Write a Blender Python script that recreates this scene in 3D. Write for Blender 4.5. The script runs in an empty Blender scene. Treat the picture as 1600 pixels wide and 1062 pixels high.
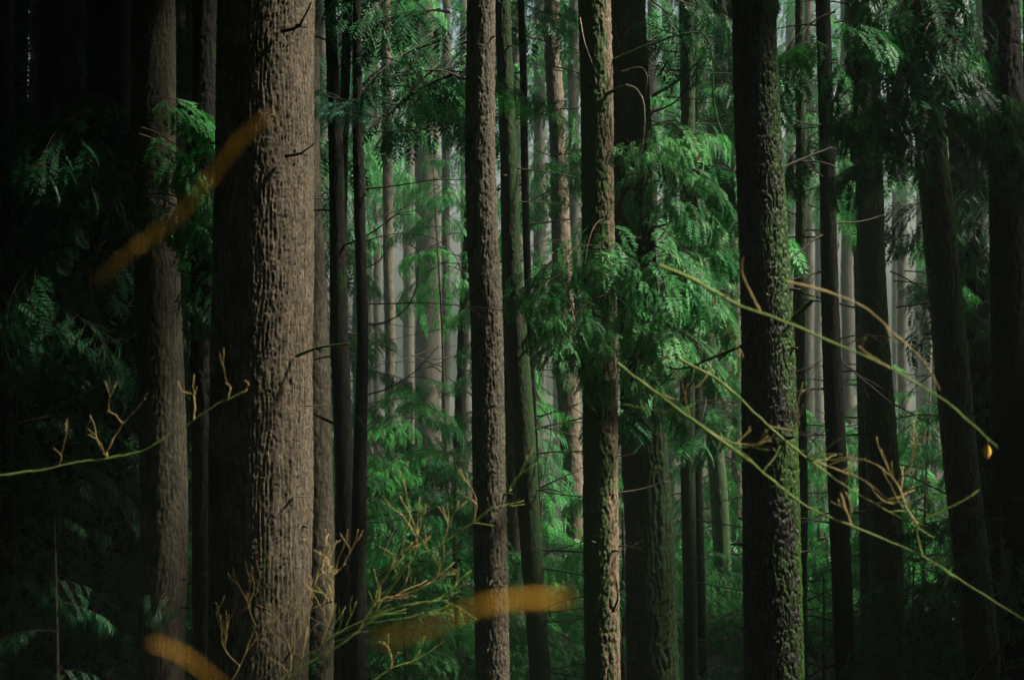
import bpy, math, random
import numpy as np
from mathutils import Vector, Matrix, Euler

# ------------------------------------------------------------------ camera, sky, sun, exposure
SC = bpy.context.scene
F = 2667.0                                   # focal length in pixels of the 1600 px wide photograph
cam_d = bpy.data.cameras.new('camera'); cam = bpy.data.objects.new('camera', cam_d)
SC.collection.objects.link(cam); SC.camera = cam
cam_d.sensor_width = 36.0; cam_d.lens = 36.0 * F / 1600.0
cam_d.clip_start = 0.05; cam_d.clip_end = 1000.0
cam.location = (0, 0, 0); cam.rotation_euler = (math.radians(90), 0, 0)
cam_d.dof.use_dof = True; cam_d.dof.focus_distance = 11.0; cam_d.dof.aperture_fstop = 6.3

SUN_EL, SUN_AZ = math.radians(48), math.radians(3)      # azimuth: from the right, a little from the camera's side
L = Vector((math.cos(SUN_EL) * math.cos(SUN_AZ), -math.cos(SUN_EL) * math.sin(SUN_AZ), math.sin(SUN_EL)))
W = bpy.data.worlds.new('World'); SC.world = W; W.use_nodes = True
wn = W.node_tree.nodes; bg = wn['Background']
sky = wn.new('ShaderNodeTexSky'); sky.sky_type = 'NISHITA'; sky.sun_disc = False
sky.sun_elevation = SUN_EL; sky.sun_rotation = math.atan2(L.x, L.y)
sky.air_density = 1.0; sky.dust_density = 6.0; sky.ozone_density = 0.6
W.node_tree.links.new(sky.outputs[0], bg.inputs[0]); bg.inputs[1].default_value = 0.08
sun_d = bpy.data.lights.new('sun', 'SUN'); sun_d.energy = 5.0; sun_d.angle = math.radians(6)
sun_d.color = (1.0, 0.93, 0.82)
sun = bpy.data.objects.new('sun', sun_d); SC.collection.objects.link(sun)
sun.rotation_euler = L.to_track_quat('Z', 'Y').to_euler()
SC.view_settings.view_transform = 'Standard'; SC.view_settings.look = 'None'
SC.view_settings.gamma = 1.0; SC.view_settings.exposure = 0.98
cy = SC.cycles
cy.max_bounces = 5; cy.diffuse_bounces = 2; cy.glossy_bounces = 2; cy.transmission_bounces = 2
cy.volume_bounces = 1; cy.transparent_max_bounces = 4; cy.use_denoising = True
cy.sample_clamp_indirect = 3.0; cy.caustics_reflective = False; cy.caustics_refractive = False

R_ = random.Random(7)
NR = np.random.RandomState(11)
GZ = -4.0

def P(px, py, d):
    return Vector(((px - 800) * d / F, d, (531 - py) * d / F))

def ground_z(x, y):
    return GZ + 0.22 * math.sin(x * 0.45 + 1.0) * math.cos(y * 0.31) + 0.12 * math.sin(x * 1.3 + y * 0.9)

# ------------------------------------------------------------------ materials
def new_mat(name):
    m = bpy.data.materials.new(name); m.use_nodes = True
    nt = m.node_tree
    return m, nt, nt.nodes['Principled BSDF'], nt.nodes['Material Output']

def N(nt, kind, **kw):
    n = nt.nodes.new('ShaderNode' + kind)
    for k, v in kw.items(): setattr(n, k, v)
    return n

def ramp(nt, fac, stops):
    r = N(nt, 'ValToRGB'); e = r.color_ramp.elements
    while len(e) < len(stops): e.new(0.5)
    for el, (p, c) in zip(e, stops):
        el.position = p; el.color = (c[0], c[1], c[2], 1)
    nt.links.new(fac, r.inputs[0]); return r.outputs[0]

def noise(nt, vec, scale, detail=4, rough=0.6):
    n = N(nt, 'TexNoise'); n.inputs['Scale'].default_value = scale
    n.inputs['Detail'].default_value = detail; n.inputs['Roughness'].default_value = rough
    nt.links.new(vec, n.inputs['Vector']); return n.outputs['Fac']

def mixc(nt, fac, a, b):
    m = N(nt, 'Mix', data_type='RGBA')
    for sock, v in ((m.inputs[0], fac), (m.inputs[6], a), (m.inputs[7], b)):
        if isinstance(v, (int, float)): sock.default_value = v
        elif isinstance(v, tuple): sock.default_value = (v[0], v[1], v[2], 1)
        else: nt.links.new(v, sock)
    return m.outputs[2]

def bark_mat(name, dark, mid, light, rough=0.75, spec=0.35, moss=0.0, moss_side=(0, 0, 0), moss_col=(0.045, 0.10, 0.012), wet=0.0):
    m, nt, b, out = new_mat(name)
    tc = N(nt, 'TexCoord'); mp = N(nt, 'Mapping'); mp.inputs['Scale'].default_value = (1, 1, 0.22)
    nt.links.new(tc.outputs['Object'], mp.inputs[0]); v = mp.outputs[0]
    f1 = noise(nt, v, 45, 6, 0.7)
    c = ramp(nt, f1, [(0.30, dark), (0.50, mid), (0.72, light)])
    mp2 = N(nt, 'Mapping'); mp2.inputs['Scale'].default_value = (1, 1, 0.5)
    nt.links.new(tc.outputs['Object'], mp2.inputs[0])
    f2 = noise(nt, mp2.outputs[0], 5, 3, 0.6)
    c = mixc(nt, f2, c, mixc(nt, 0.5, c, tuple(x * 0.55 for x in mid)))
    # lichen flecks
    f3 = noise(nt, mp2.outputs[0], 90, 3, 0.6)
    fl = ramp(nt, f3, [(0.66, (0, 0, 0)), (0.74, (0.55, 0.55, 0.55))])
    c = mixc(nt, fl, c, tuple(min(1, x * 1.35 + 0.02) for x in light))
    if moss > 0:
        geo = N(nt, 'NewGeometry'); dt = N(nt, 'VectorMath', operation='DOT_PRODUCT')
        nt.links.new(geo.outputs['Normal'], dt.inputs[0]); dt.inputs[1].default_value = moss_side
        nz = noise(nt, mp2.outputs[0], 7, 5, 0.7)
        ad = N(nt, 'Math', operation='ADD'); nt.links.new(nz, ad.inputs[0])
        sc = N(nt, 'Math', operation='MULTIPLY'); sc.inputs[1].default_value = 0.22
        nt.links.new(dt.outputs['Value'], sc.inputs[0]); nt.links.new(sc.outputs[0], ad.inputs[1])
        mk = ramp(nt, ad.outputs[0], [(0.68 - 0.3 * moss, (0, 0, 0)), (0.78 - 0.3 * moss, (1, 1, 1))])
        gn = noise(nt, tc.outputs['Object'], 160, 2, 0.5)
        mc = ramp(nt, gn, [(0.3, tuple(x * 0.35 for x in moss_col)), (0.75, tuple(x * 1.3 for x in moss_col))])
        c = mixc(nt, mk, c, mc)
    nt.links.new(c, b.inputs['Base Color'])
    b.inputs['Roughness'].default_value = rough; b.inputs['Specular IOR Level'].default_value = spec
    bp = N(nt, 'Bump'); bp.inputs['Strength'].default_value = 0.9; bp.inputs['Distance'].default_value = 0.012
    f4 = noise(nt, mp.outputs[0], 170, 4, 0.7)
    hm = N(nt, 'Math', operation='MULTIPLY_ADD'); nt.links.new(f4, hm.inputs[0]); hm.inputs[1].default_value = 0.6; nt.links.new(f1, hm.inputs[2])
    nt.links.new(hm.outputs[0], bp.inputs['Height']); nt.links.new(bp.outputs[0], b.inputs['Normal'])
    return m

def leaf_mat(name, c1, c2, rough=0.5, trans=0.35, spec=0.4):
    m, nt, b, out = new_mat(name)
    tc = N(nt, 'TexCoord'); oi = N(nt, 'ObjectInfo')
    f = noise(nt, tc.outputs['Object'], 6, 3, 0.6)
    a = N(nt, 'Math', operation='ADD'); nt.links.new(f, a.inputs[0])
    s = N(nt, 'Math', operation='MULTIPLY_ADD'); nt.links.new(oi.outputs['Random'], s.inputs[0]); s.inputs[1].default_value = 0.5; s.inputs[2].default_value = -0.25
    nt.links.new(s.outputs[0], a.inputs[1])
    brown = noise(nt, tc.outputs['Object'], 14, 2, 0.5)
    c = ramp(nt, a.outputs[0], [(0.25, c1), (0.75, c2)])
    c = mixc(nt, ramp(nt, brown, [(0.67, (0, 0, 0)), (0.72, (1, 1, 1))]), c, (0.10, 0.045, 0.012))
    nt.links.new(c, b.inputs['Base Color'])
    b.inputs['Roughness'].default_value = rough; b.inputs['Specular IOR Level'].default_value = spec
    tr = N(nt, 'BsdfTranslucent'); nt.links.new(c, tr.inputs[0])
    mx = N(nt, 'MixShader'); mx.inputs[0].default_value = trans
    nt.links.new(b.outputs[0], mx.inputs[1]); nt.links.new(tr.outputs[0], mx.inputs[2])
    nt.links.new(mx.outputs[0], out.inputs[0]); return m

def wood_mat(name, dark, light, scale=20, spec=0.3, rough=0.7):
    m, nt, b, out = new_mat(name)
    tc = N(nt, 'TexCoord')
    f = noise(nt, tc.outputs['Object'], scale, 4, 0.65)
    c = ramp(nt, f, [(0.35, dark), (0.65, light)])
    nt.links.new(c, b.inputs['Base Color']); b.inputs['Roughness'].default_value = rough
    b.inputs['Specular IOR Level'].default_value = spec
    bp = N(nt, 'Bump'); bp.inputs['Strength'].default_value = 0.6; bp.inputs['Distance'].default_value = 0.004
    nt.links.new(f, bp.inputs['Height']); nt.links.new(bp.outputs[0], b.inputs['Normal'])
    return m

M = {
 'fir':    bark_mat('fir_bark', (0.05, 0.036, 0.026), (0.15, 0.118, 0.076), (0.37, 0.305, 0.205), moss=0.2, moss_side=(-0.5, -0.5, 0), moss_col=(0.06, 0.075, 0.02)),
 'hem':    bark_mat('hemlock_bark', (0.03, 0.024, 0.017), (0.095, 0.08, 0.05), (0.24, 0.205, 0.135), moss=0.25, moss_side=(-0.5, -0.3, 0), moss_col=(0.045, 0.07, 0.015)),
 'tan':    bark_mat('tan_bark', (0.05, 0.033, 0.02), (0.20, 0.145, 0.085), (0.36, 0.28, 0.18), moss=0.62, moss_side=(-1.3, -0.9, 0), moss_col=(0.06, 0.14, 0.02)),
 'moss':   bark_mat('mossy_bark', (0.02, 0.022, 0.012), (0.07, 0.065, 0.04), (0.16, 0.14, 0.09), moss=0.72, moss_side=(0.6, -0.3, 0), moss_col=(0.035, 0.085, 0.018)),
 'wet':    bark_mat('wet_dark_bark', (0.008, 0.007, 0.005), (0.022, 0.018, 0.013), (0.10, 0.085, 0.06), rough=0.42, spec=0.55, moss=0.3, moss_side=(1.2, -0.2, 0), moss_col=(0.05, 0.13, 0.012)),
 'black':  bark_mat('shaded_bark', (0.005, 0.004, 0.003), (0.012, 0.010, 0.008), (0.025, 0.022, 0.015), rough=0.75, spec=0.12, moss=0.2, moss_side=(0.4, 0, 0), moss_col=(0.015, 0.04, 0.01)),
 'far':    bark_mat('far_bark', (0.04, 0.034, 0.025), (0.085, 0.072, 0.053), (0.16, 0.14, 0.105)),
 'cedar':  leaf_mat('cedar_leaf', (0.035, 0.22, 0.062), (0.15, 0.41, 0.14), 0.5, 0.35, 0.25),
 'hemleaf': leaf_mat('hemlock_leaf', (0.010, 0.16, 0.036), (0.055, 0.34, 0.060), 0.5, 0.35),
 'grey':   leaf_mat('bluish_leaf', (0.04, 0.16, 0.09), (0.09, 0.27, 0.17), 0.45, 0.3),
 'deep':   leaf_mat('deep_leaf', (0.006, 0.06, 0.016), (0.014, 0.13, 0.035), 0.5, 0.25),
 'twigw':  wood_mat('dead_wood', (0.02, 0.016, 0.010), (0.07, 0.055, 0.035)),
 'mossw':  wood_mat('mossy_wood', (0.02, 0.05, 0.010), (0.07, 0.14, 0.03), 60),
 'pale':   wood_mat('weathered_wood', (0.14, 0.12, 0.08), (0.36, 0.31, 0.23), 30),
 'shoot':  wood_mat('green_shoot', (0.13, 0.22, 0.03), (0.30, 0.38, 0.09), 14),
 'tip':    wood_mat('tan_shoot', (0.38, 0.26, 0.08), (0.62, 0.48, 0.20), 14),
 'orange': wood_mat('orange_moss_stem', (0.42, 0.20, 0.012), (0.85, 0.50, 0.05), 60),
}

# ------------------------------------------------------------------ object helpers
def mesh_obj(name, V, Fc, mats, parent=None, mi=None, smooth=True, origin=None):
    me = bpy.data.meshes.new(name)
    V = np.asarray(V, dtype=np.float32)
    if origin is not None: V = V - np.array(origin, dtype=np.float32)
    fill_mesh(me, V, Fc, mi, smooth)
    for m in (mats if isinstance(mats, (list, tuple)) else [mats]): me.materials.append(m)
    o = bpy.data.objects.new(name, me); SC.collection.objects.link(o)
    if parent is not None: o.parent = parent
    elif origin is not None: o.location = origin
    return o

def fill_mesh(me, V, Fc, mi=None, smooth=True):
    if isinstance(Fc, np.ndarray):
        n, k = Fc.shape
        me.vertices.add(len(V)); me.vertices.foreach_set('co', V.ravel())
        me.loops.add(n * k); me.loops.foreach_set('vertex_index', Fc.astype(np.int32).ravel())
        me.polygons.add(n); me.polygons.foreach_set('loop_start', np.arange(0, n * k, k, dtype=np.int32))
        me.update(calc_edges=True)
    else:
        me.from_pydata([tuple(map(float, v)) for v in V], [], Fc)
    if mi is not None: me.polygons.foreach_set('material_index', np.asarray(mi, dtype=np.int32))
    me.polygons.foreach_set('use_smooth', np.full(len(me.polygons), smooth, dtype=bool))
    me.update()

def thing(name, label, cat, loc, group=None):
    o = bpy.data.objects.new(name, None); SC.collection.objects.link(o)
    o.location = loc; o.empty_display_size = 0.2
    o['label'] = label; o['category'] = cat
    if group: o['group'] = group
    return o

def tag(o, label, cat, group=None, kind=None):
    if label: o['label'] = label
    if cat: o['category'] = cat
    if group: o['group'] = group
    if kind: o['kind'] = kind
    return o

def inst(name, me, parent, world_m):
    o = bpy.data.objects.new(name, me); SC.collection.objects.link(o)
    o.parent = parent
    loc = parent.location if parent is not None else Vector((0, 0, 0))
    o.matrix_basis = Matrix.Translation(-Vector(loc)) @ world_m
    return o

# ------------------------------------------------------------------ numpy noise, trunks
def vnoise(u, v, pu, seed):
    """value noise, periodic in u with period pu"""
    tab = np.random.RandomState(seed).rand(pu, 257)
    iu = np.floor(u).astype(int); iv = np.floor(v).astype(int)
    fu = u - iu; fv = v - iv
    fu = fu * fu * (3 - 2 * fu); fv = fv * fv * (3 - 2 * fv)
    a = tab[iu % pu, iv % 257]; b = tab[(iu + 1) % pu, iv % 257]
    c = tab[iu % pu, (iv + 1) % 257]; d = tab[(iu + 1) % pu, (iv + 1) % 257]
    return (a * (1 - fu) + b * fu) * (1 - fv) + (c * (1 - fu) + d * fu) * fv

def trunk_mesh(name, parent, pts, d, mat, top=13.0, bark=0.010, cell=0.035, vcell=0.16, style='plate', step=1.5, flare=1.25, seed=1, lobes=0.03):
    """pts: (x_left, x_right, y) in photo pixels at distance d, from the top down"""
    pts = sorted(pts, key=lambda p: p[2])
    ys = np.array([p[2] for p in pts], float)
    cx = np.array([(p[0] + p[1]) * 0.5 for p in pts], float); wd = np.array([p[1] - p[0] for p in pts], float)
    zs = (531 - ys) * d / F; X = (cx - 800) * d / F; Rr = wd * d / F * 0.5
    order = np.argsort(zs); zs = zs[order]; X = X[order]; Rr = Rr[order]
    slope = (X[-1] - X[0]) / (zs[-1] - zs[0]); rs = min(-0.004, (Rr[-1] - Rr[0]) / (zs[-1] - zs[0]))
    zb = ground_z(X[0], d) - 0.25
    vis = 0.205 * d; st = step * d / 1707.0
    lowz = max(zb, -vis - 0.1)
    rows = np.concatenate([np.arange(zb, lowz, 0.12), np.arange(lowz, vis + 0.15, st), np.arange(vis + 0.15, top, 0.35), [top]])
    Xi = np.interp(rows, zs, X); Ri = np.interp(rows, zs, Rr)
    lo, hi = rows < zs[0], rows > zs[-1]
    Xi[lo] = X[0] + (rows[lo] - zs[0]) * slope; Xi[hi] = X[-1] + (rows[hi] - zs[-1]) * slope
    Ri[lo] = Rr[0] + (rows[lo] - zs[0]) * rs; Ri[hi] = np.maximum(Rr[-1] + (rows[hi] - zs[-1]) * rs, 0.02)
    g = np.clip(1 - (rows - zb) / 0.9, 0, 1); Ri = Ri * (1 + (flare - 1) * g * g)
    rmax = float(Rr.max()); circ = 2 * math.pi * rmax
    nc = int(max(14, min(260, circ / st)))
    th = np.linspace(0, 2 * math.pi, nc, endpoint=False)
    T, Z = np.meshgrid(th, rows)
    U = T / (2 * math.pi)
    K = max(5, int(circ / cell))
    warp = (vnoise(U * 6, Z / 0.5 + 40, 6, seed + 3) - 0.5) * 1.6
    w2 = (vnoise(U * K * 3, Z / 0.03 + 50, K * 3, seed + 21) - 0.5) * 0.55
    n1 = vnoise(U * K + warp + w2, Z / vcell + 50 + w2 * 0.3, K, seed)
    n1b = vnoise(U * K * 2, Z / (vcell * 0.5) + 50, K * 2, seed + 1)
    n2 = vnoise(U * K * 4, Z / (vcell * 0.18) + 50, K * 4, seed + 2)
    rid = np.clip(np.abs((n1 * 0.6 + n1b * 0.4) - 0.5) * 12.0, 0, 1) ** 0.8
    n5 = vnoise(U * K * 6, Z / 0.012 + 50, K * 6, seed + 31) - 0.5
    if style == 'furrow':
        wq = 1.5 * vnoise(U * 9, Z / 0.34 + 50, 9, seed + 41) + 0.9 * vnoise(U * 24, Z / 0.11 + 50, 24, seed + 42) + 0.35 * vnoise(U * K * 2, Z / 0.03 + 50, K * 2, seed + 43)
        fr = np.abs(np.sin(math.pi * (U * K + wq)))
        keep = np.clip(vnoise(U * K, Z / 0.22 + 50, K, seed + 44) * 2.6 - 0.5, 0, 1)
        fur = 1 - (1 - np.clip(fr * 1.7, 0, 1) ** 0.8) * keep
        cr = np.clip(np.abs(vnoise(U * K * 1.0, Z / 0.05 + 9, K, seed + 5) - 0.5) * 9, 0, 1) ** 0.6
        h = fur * (0.85 + 0.15 * cr) + 0.42 * (n2 - 0.5) + 0.42 * n5 + 0.25 * (n1b - 0.5)
    elif style == 'plate':
        cr = np.clip(np.abs(vnoise(U * K * 0.7 // 1 * 0 + U * K, Z / 0.045 + 9, K, seed + 5) - 0.5) * 7, 0, 1) ** 0.6
        h = rid * (0.78 + 0.22 * cr) + 0.5 * (n2 - 0.5) + 0.55 * n5
    else:
        fi = np.abs(vnoise(U * K * 2, Z / (vcell * 3) + 50, K * 2, seed + 7) - 0.5) * 2
        h = 0.55 * rid + 0.6 * fi + 0.45 * (n2 - 0.5)
    low = vnoise(U * 5, Z / 0.9 + 50, 5, seed + 9) - 0.5
    RR = Ri[:, None] * (1 + lobes * 2 * low) + bark * (h - 0.75)
    sway = 0.0
    wob = (vnoise(np.zeros_like(rows), rows / 1.3 + 60, 3, seed + 12) - 0.5) * min(rmax * 0.6, 0.04)
    VX = (Xi + wob)[:, None] + RR * np.cos(T); VY = d + RR * np.sin(T)
    V = np.stack([VX, VY, Z], -1).reshape(-1, 3)
    nr = len(rows)
    idx = np.arange(nr * nc).reshape(nr, nc)
    a = idx[:-1]; b = np.roll(a, -1, 1); c = np.roll(idx[1:], -1, 1); e = idx[1:]
    Fc = np.stack([a, b, c, e], -1).reshape(-1, 4)
    o = mesh_obj(name, V, Fc, mat, parent, origin=parent.location)
    axis = lambda z: (float(np.interp(z, rows, Xi + wob)), float(np.interp(z, rows, Ri)))
    return o, axis

# ------------------------------------------------------------------ tubes
class MB:
    def __init__(s): s.v = []; s.f = []; s.m = []
    def tube(s, pts, radii, n=5, mi=0):
        base = len(s.v); k = len(pts)
        pts = [Vector(p) for p in pts]
        ref = Vector((0.31, 0.2, 0.93))
        for i, p in enumerate(pts):
            t = (pts[min(i + 1, k - 1)] - pts[max(i - 1, 0)])
            if t.length < 1e-9: t = Vector((0, 0, 1))
            t.normalize()
            u = t.cross(ref)
            if u.length < 0.05: u = t.cross(Vector((1, 0, 0)))
            u.normalize(); w = t.cross(u)
            r = radii[i] if not isinstance(radii, (int, float)) else radii
            for j in range(n):
                a = 2 * math.pi * j / n
                s.v.append(p + u * (math.cos(a) * r) + w * (math.sin(a) * r))
        for i in range(k - 1):
            for j in range(n):
                q = base + i * n; j2 = (j + 1) % n
                s.f.append((q + j, q + j2, q + n + j2, q + n + j)); s.m.append(mi)
        s.v.append(pts[-1] + (pts[-1] - pts[-2]).normalized() * 0.3 * (radii[-1] if not isinstance(radii, (int, float)) else radii)); t = len(s.v) - 1
        for j in range(n):
            s.f.append((base + (k - 1) * n + j, base + (k - 1) * n + (j + 1) % n, t)); s.m.append(mi)
    def data(s): return s.v, s.f, s.m
    def obj(s, name, mats, parent=None, origin=None, smooth=True):
        return mesh_obj(name, [tuple(v) for v in s.v], s.f, mats, parent, s.m, smooth, origin)

def spline(pts, sub=5):
    pts = [Vector(p) for p in pts]; out = []
    n = len(pts)
    for i in range(n - 1):
        p0 = pts[max(i - 1, 0)]; p1 = pts[i]; p2 = pts[i + 1]; p3 = pts[min(i + 2, n - 1)]
        for k in range(sub):
            t = k / sub
            out.append(0.5 * ((2 * p1) + (-p0 + p2) * t + (2 * p0 - 5 * p1 + 4 * p2 - p3) * t * t + (-p0 + 3 * p1 - 3 * p2 + p3) * t ** 3))
    out.append(pts[-1]); return out

def taper(n, r0, r1, rng=None, jit=0.12):
    return [max(0.0006, (r0 + (r1 - r0) * (i / max(1, n - 1)) ** 0.8) * (1 + (rng.uniform(-jit, jit) if rng else 0))) for i in range(n)]

def rough_path(start, dirv, length, curl, n, rng, jit=0.08, grav=0.0):
    p = Vector(start); d = Vector(dirv).normalized(); out = [p.copy()]
    step = length / n
    for i in range(n):
        d = d + Vector((rng.uniform(-jit, jit), rng.uniform(-jit, jit), rng.uniform(-jit, jit))) + Vector(curl) / n + Vector((0, 0, grav / n))
        d.normalize(); p = p + d * step; out.append(p.copy())
    return out

# ------------------------------------------------------------------ fronds and boughs
def frond(mb, M4, length, npin, droop, style, rng, mi=1):
    """a flat fern-like spray along local +X"""
    def add(pts):
        b = len(mb.v)
        for p in pts: mb.v.append(M4 @ p)
        mb.f.append(tuple(range(b, b + len(pts)))); mb.m.append(mi)
    def rach(t): return Vector((length * t * (1 - 0.12 * droop * t), 0, -droop * length * 0.45 * t * t))
    wmax = {'cedar': 0.40, 'hem': 0.34, 'fern': 0.22}[style] * length
    for i in range(npin):
        t = (i + 0.6) / npin
        p0 = rach(t)
        prof = (math.sin(math.pi * min(1, (t * 0.86 + 0.12))) ** 0.7) * (1 - 0.35 * t)
        for sd in (-1, 1):
            pl = wmax * prof * rng.uniform(0.75, 1.15)
            ang = math.radians({'cedar': 60, 'hem': 58, 'fern': 72}[style] - 14 * t + rng.uniform(-7, 7))
            dx, dy = math.cos(ang), sd * math.sin(ang)
            dz = (-0.15 if style == 'cedar' else -0.35) * droop + rng.uniform(-0.12, 0.08)
            tip = p0 + Vector((dx, dy, dz)) * pl
            w = pl * {'cedar': 0.10, 'hem': 0.14, 'fern': 0.15}[style] + 0.0012
            side = Vector((-dy, dx, 0)) * w
            mid = p0 + Vector((dx, dy, dz * 0.5)) * pl * 0.5
            add([p0, mid - side, tip, mid + side])
            if style in ('cedar', 'hem') and pl > 0.015:
                for q in ((0.3, 0.55, 0.8) if style == 'cedar' else (0.35, 0.7)):
                    b0 = p0.lerp(tip, q)
                    for s2 in (-1, 1):
                        a2 = math.atan2(dy, dx) + s2 * 0.75
                        l2 = pl * (0.50 if style == 'cedar' else 0.42) * (1.1 - q)
                        tt = b0 + Vector((math.cos(a2), math.sin(a2), dz)) * l2
                        sw = Vector((-math.sin(a2), math.cos(a2), 0)) * l2 * 0.26
                        add([b0, b0.lerp(tt, 0.5) - sw, tt, b0.lerp(tt, 0.5) + sw])
    tipb = rach(0.9); add([tipb, tipb + Vector((length * .06, -length * .012, 0)), rach(1.08), tipb + Vector((length * .06, length * .012, 0))])
    add([rach(0) + Vector((0, -0.0018, 0)), rach(.5) + Vector((0, -.0015, 0)), rach(.5) + Vector((0, .0015, 0)), rach(0) + Vector((0, .0018, 0))])

def frame(p, d, roll):
    x = Vector(d).normalized(); z = Vector((0, 0, 1))
    y = z.cross(x)
    if y.length < 0.1: y = Vector((0, 1, 0))
    y.normalize(); z = x.cross(y)
    m = Matrix((x, y, z)).transposed().to_4x4() @ Matrix.Rotation(roll, 4, 'X')
    return Matrix.Translation(p) @ m

def make_bough(name, style, leaf, seed, length=1.0, ntw=13, fl=0.2, npin=11, up=0.1, grav=-0.5, hang=0.5, dens=1.0, wood='twigw'):
    rng = random.Random(seed); mb = MB()
    path = rough_path((0, 0, 0), (1, 0, up), length, (0, rng.uniform(-.2, .2), 0), 12, rng, 0.05, grav)
    mb.tube(path, taper(13, 0.011 * length, 0.002), 5, 0)
    for i in range(ntw):
        t = (i + 1) / ntw
        t = 0.12 + 0.88 * t
        k = min(11, int(t * 12)); p = path[k].lerp(path[k + 1], t * 12 - k) if k < 12 else path[12]
        dv = (path[min(12, k + 1)] - path[k]).normalized()
        sd = 1 if i % 2 else -1
        side = Vector((-dv.y, dv.x, 0)).normalized() * sd
        tl = length * 0.42 * (1.15 - t) + 0.10 * length
        td = (dv * 0.75 + side * 0.85 + Vector((0, 0, rng.uniform(-0.25, 0.15) - 0.25 * hang))).normalized()
        if rng.random() > dens: continue
        tp = rough_path(p, td, tl, (0, 0, 0), 5, rng, 0.06, -0.5 * hang)
        mb.tube(tp, taper(6, 0.004 * length, 0.0012), 3, 0)
        nf = max(2, int(tl / (fl * (0.62 if style == 'cedar' else 0.5))))
        for j in range(nf):
            q = (j + 0.5) / nf; kk = min(4, int(q * 5)); fp = tp[kk].lerp(tp[kk + 1], q * 5 - kk)
            fdv = (tp[kk + 1] - tp[kk]).normalized()
            s2 = 1 if j % 2 else -1
            sv = Vector((-fdv.y, fdv.x, 0)).normalized() * s2
            fd = fdv * 0.8 + sv * 0.7 + Vector((0, 0, -hang * rng.uniform(0.2, 0.7)))
            frond(mb, frame(fp, fd, rng.uniform(-0.3, 0.3)), fl * rng.uniform(0.65, 1.15), npin, 0.5 + hang, style, rng)
        frond(mb, frame(tp[-1], tp[-1] - tp[-2] + Vector((0, 0, -0.3 * hang)), rng.uniform(-.3, .3)), fl * rng.uniform(0.9, 1.2), npin, 0.5 + hang, style, rng)
    frond(mb, frame(path[-1], path[-1] - path[-2], 0), fl, npin, 0.6, style, rng)
    me = bpy.data.meshes.new(name)
    fill_mesh(me, [tuple(v) for v in mb.v], mb.f, mb.m, False)
    me.materials.append(M[wood]); me.materials.append(M[leaf])
    return me

BO = {
 'cedar': [make_bough('cedar_bough', 'cedar', 'cedar', 10 + i, 0.62, 9, 0.20, 8, 0.25, -1.25, 0.35) for i in range(4)],
 'cedark': [make_bough('cedar_bough', 'cedar', 'deep', 20 + i, 0.9, 10, 0.26, 8, 0.15, -1.2, 0.5) for i in range(3)],
 'cedarg': [make_bough('cedar_bough', 'cedar', 'hemleaf', 90 + i, 0.7, 9, 0.24, 8, 0.2, -1.1, 0.4) for i in range(3)],
 'grey':  [make_bough('hemlock_bough', 'hem', 'grey', 30 + i, 0.8, 13, 0.15, 8, 0.12, -0.35, 0.25) for i in range(2)],
 'hem':   [make_bough('hemlock_bough', 'hem', 'hemleaf', 40 + i, 1.1, 13, 0.24, 8, 0.1, -0.6, 0.35) for i in range(4)],
 'bush':  [make_bough('hemlock_bough', 'hem', 'hemleaf', 60 + i, 1.0, 15, 0.19, 8, 0.1, -0.5, 0.35) for i in range(3)],
 'deep':  [make_bough('hemlock_bough', 'hem', 'deep', 50 + i, 1.3, 12, 0.30, 7, 0.1, -0.6, 0.4) for i in range(3)],
}

def bough(root, kind, loc, yaw, pitch, scale, roll=0.0):
    me = R_.choice(BO[kind])
    m = Matrix.Translation(loc) @ Euler((math.radians(roll), math.radians(-pitch), math.radians(yaw)), 'XYZ').to_matrix().to_4x4() @ Matrix.Diagonal((scale, scale * R_.uniform(.85, 1.1), scale, 1))
    return inst('bough', me, root, m)

def fill_boughs(root, kind, x0, y0, x1, y1, d0, d1, n, yaws=(-180, 180), pitch=(-25, 10), sc=(0.7, 1.1), shape='box'):
    k = 0
    while k < n:
        px = R_.uniform(x0, x1); py = R_.uniform(y0, y1)
        if shape == 'oval':
            if ((px - (x0 + x1) / 2) / (x1 - x0) * 2) ** 2 + ((py - (y0 + y1) / 2) / (y1 - y0) * 2) ** 2 > 1: continue
        bough(root, kind, P(px, py, R_.uniform(d0, d1)), R_.uniform(*yaws), R_.uniform(*pitch), R_.uniform(*sc), R_.uniform(-20, 20)); k += 1

# ------------------------------------------------------------------ sunbeam tubes: gaps cut in the unseen canopy so sun reaches chosen spots
TUBES = []   # (point, radius)
def lit(px, py, d, r): TUBES.append((np.array(P(px, py, d)), r))
for yy in range(-60, 1160, 120): lit(450, yy, 9, 0.12)
for yy in range(-60, 1160, 130): lit(772, yy, 12.1, 0.14)
for yy in range(-60, 1160, 130): lit(948, yy, 11, 0.14)
for yy in range(100, 1160, 130): lit(512, yy, 15, 0.06)
for yy in range(60, 900, 140): lit(286, yy, 13, 0.10)
for yy in range(300, 1160, 130): lit(1230, yy, 8, 0.12)
for yy in range(-50, 1100, 150): lit(880, yy, 24, 0.7)
for p in ((960, 300), (1010, 250), (1050, 330), (960, 430), (900, 450), (1000, 420), (1080, 420), (950, 520), (1040, 500), (1000, 180), (860, 420)): lit(p[0], p[1], 10.4, 0.6)
for p in ((640, 650), (600, 750), (700, 700), (650, 820), (720, 800), (590, 650), (640, 900)): lit(p[0], p[1], 17, 0.75)
for p in ((560, 150), (610, 170), (530, 190)): lit(p[0], p[1], 11.5, 0.30)
for p in ((290, 210), (310, 330), (300, 420), (230, 300), (260, 180)): lit(p[0], p[1], 11.4, 0.22)
for p in ((1270, 250), (1250, 300), (1380, 120), (1450, 230), (1330, 120)): lit(p[0], p[1], 10.5, 0.08)
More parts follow.
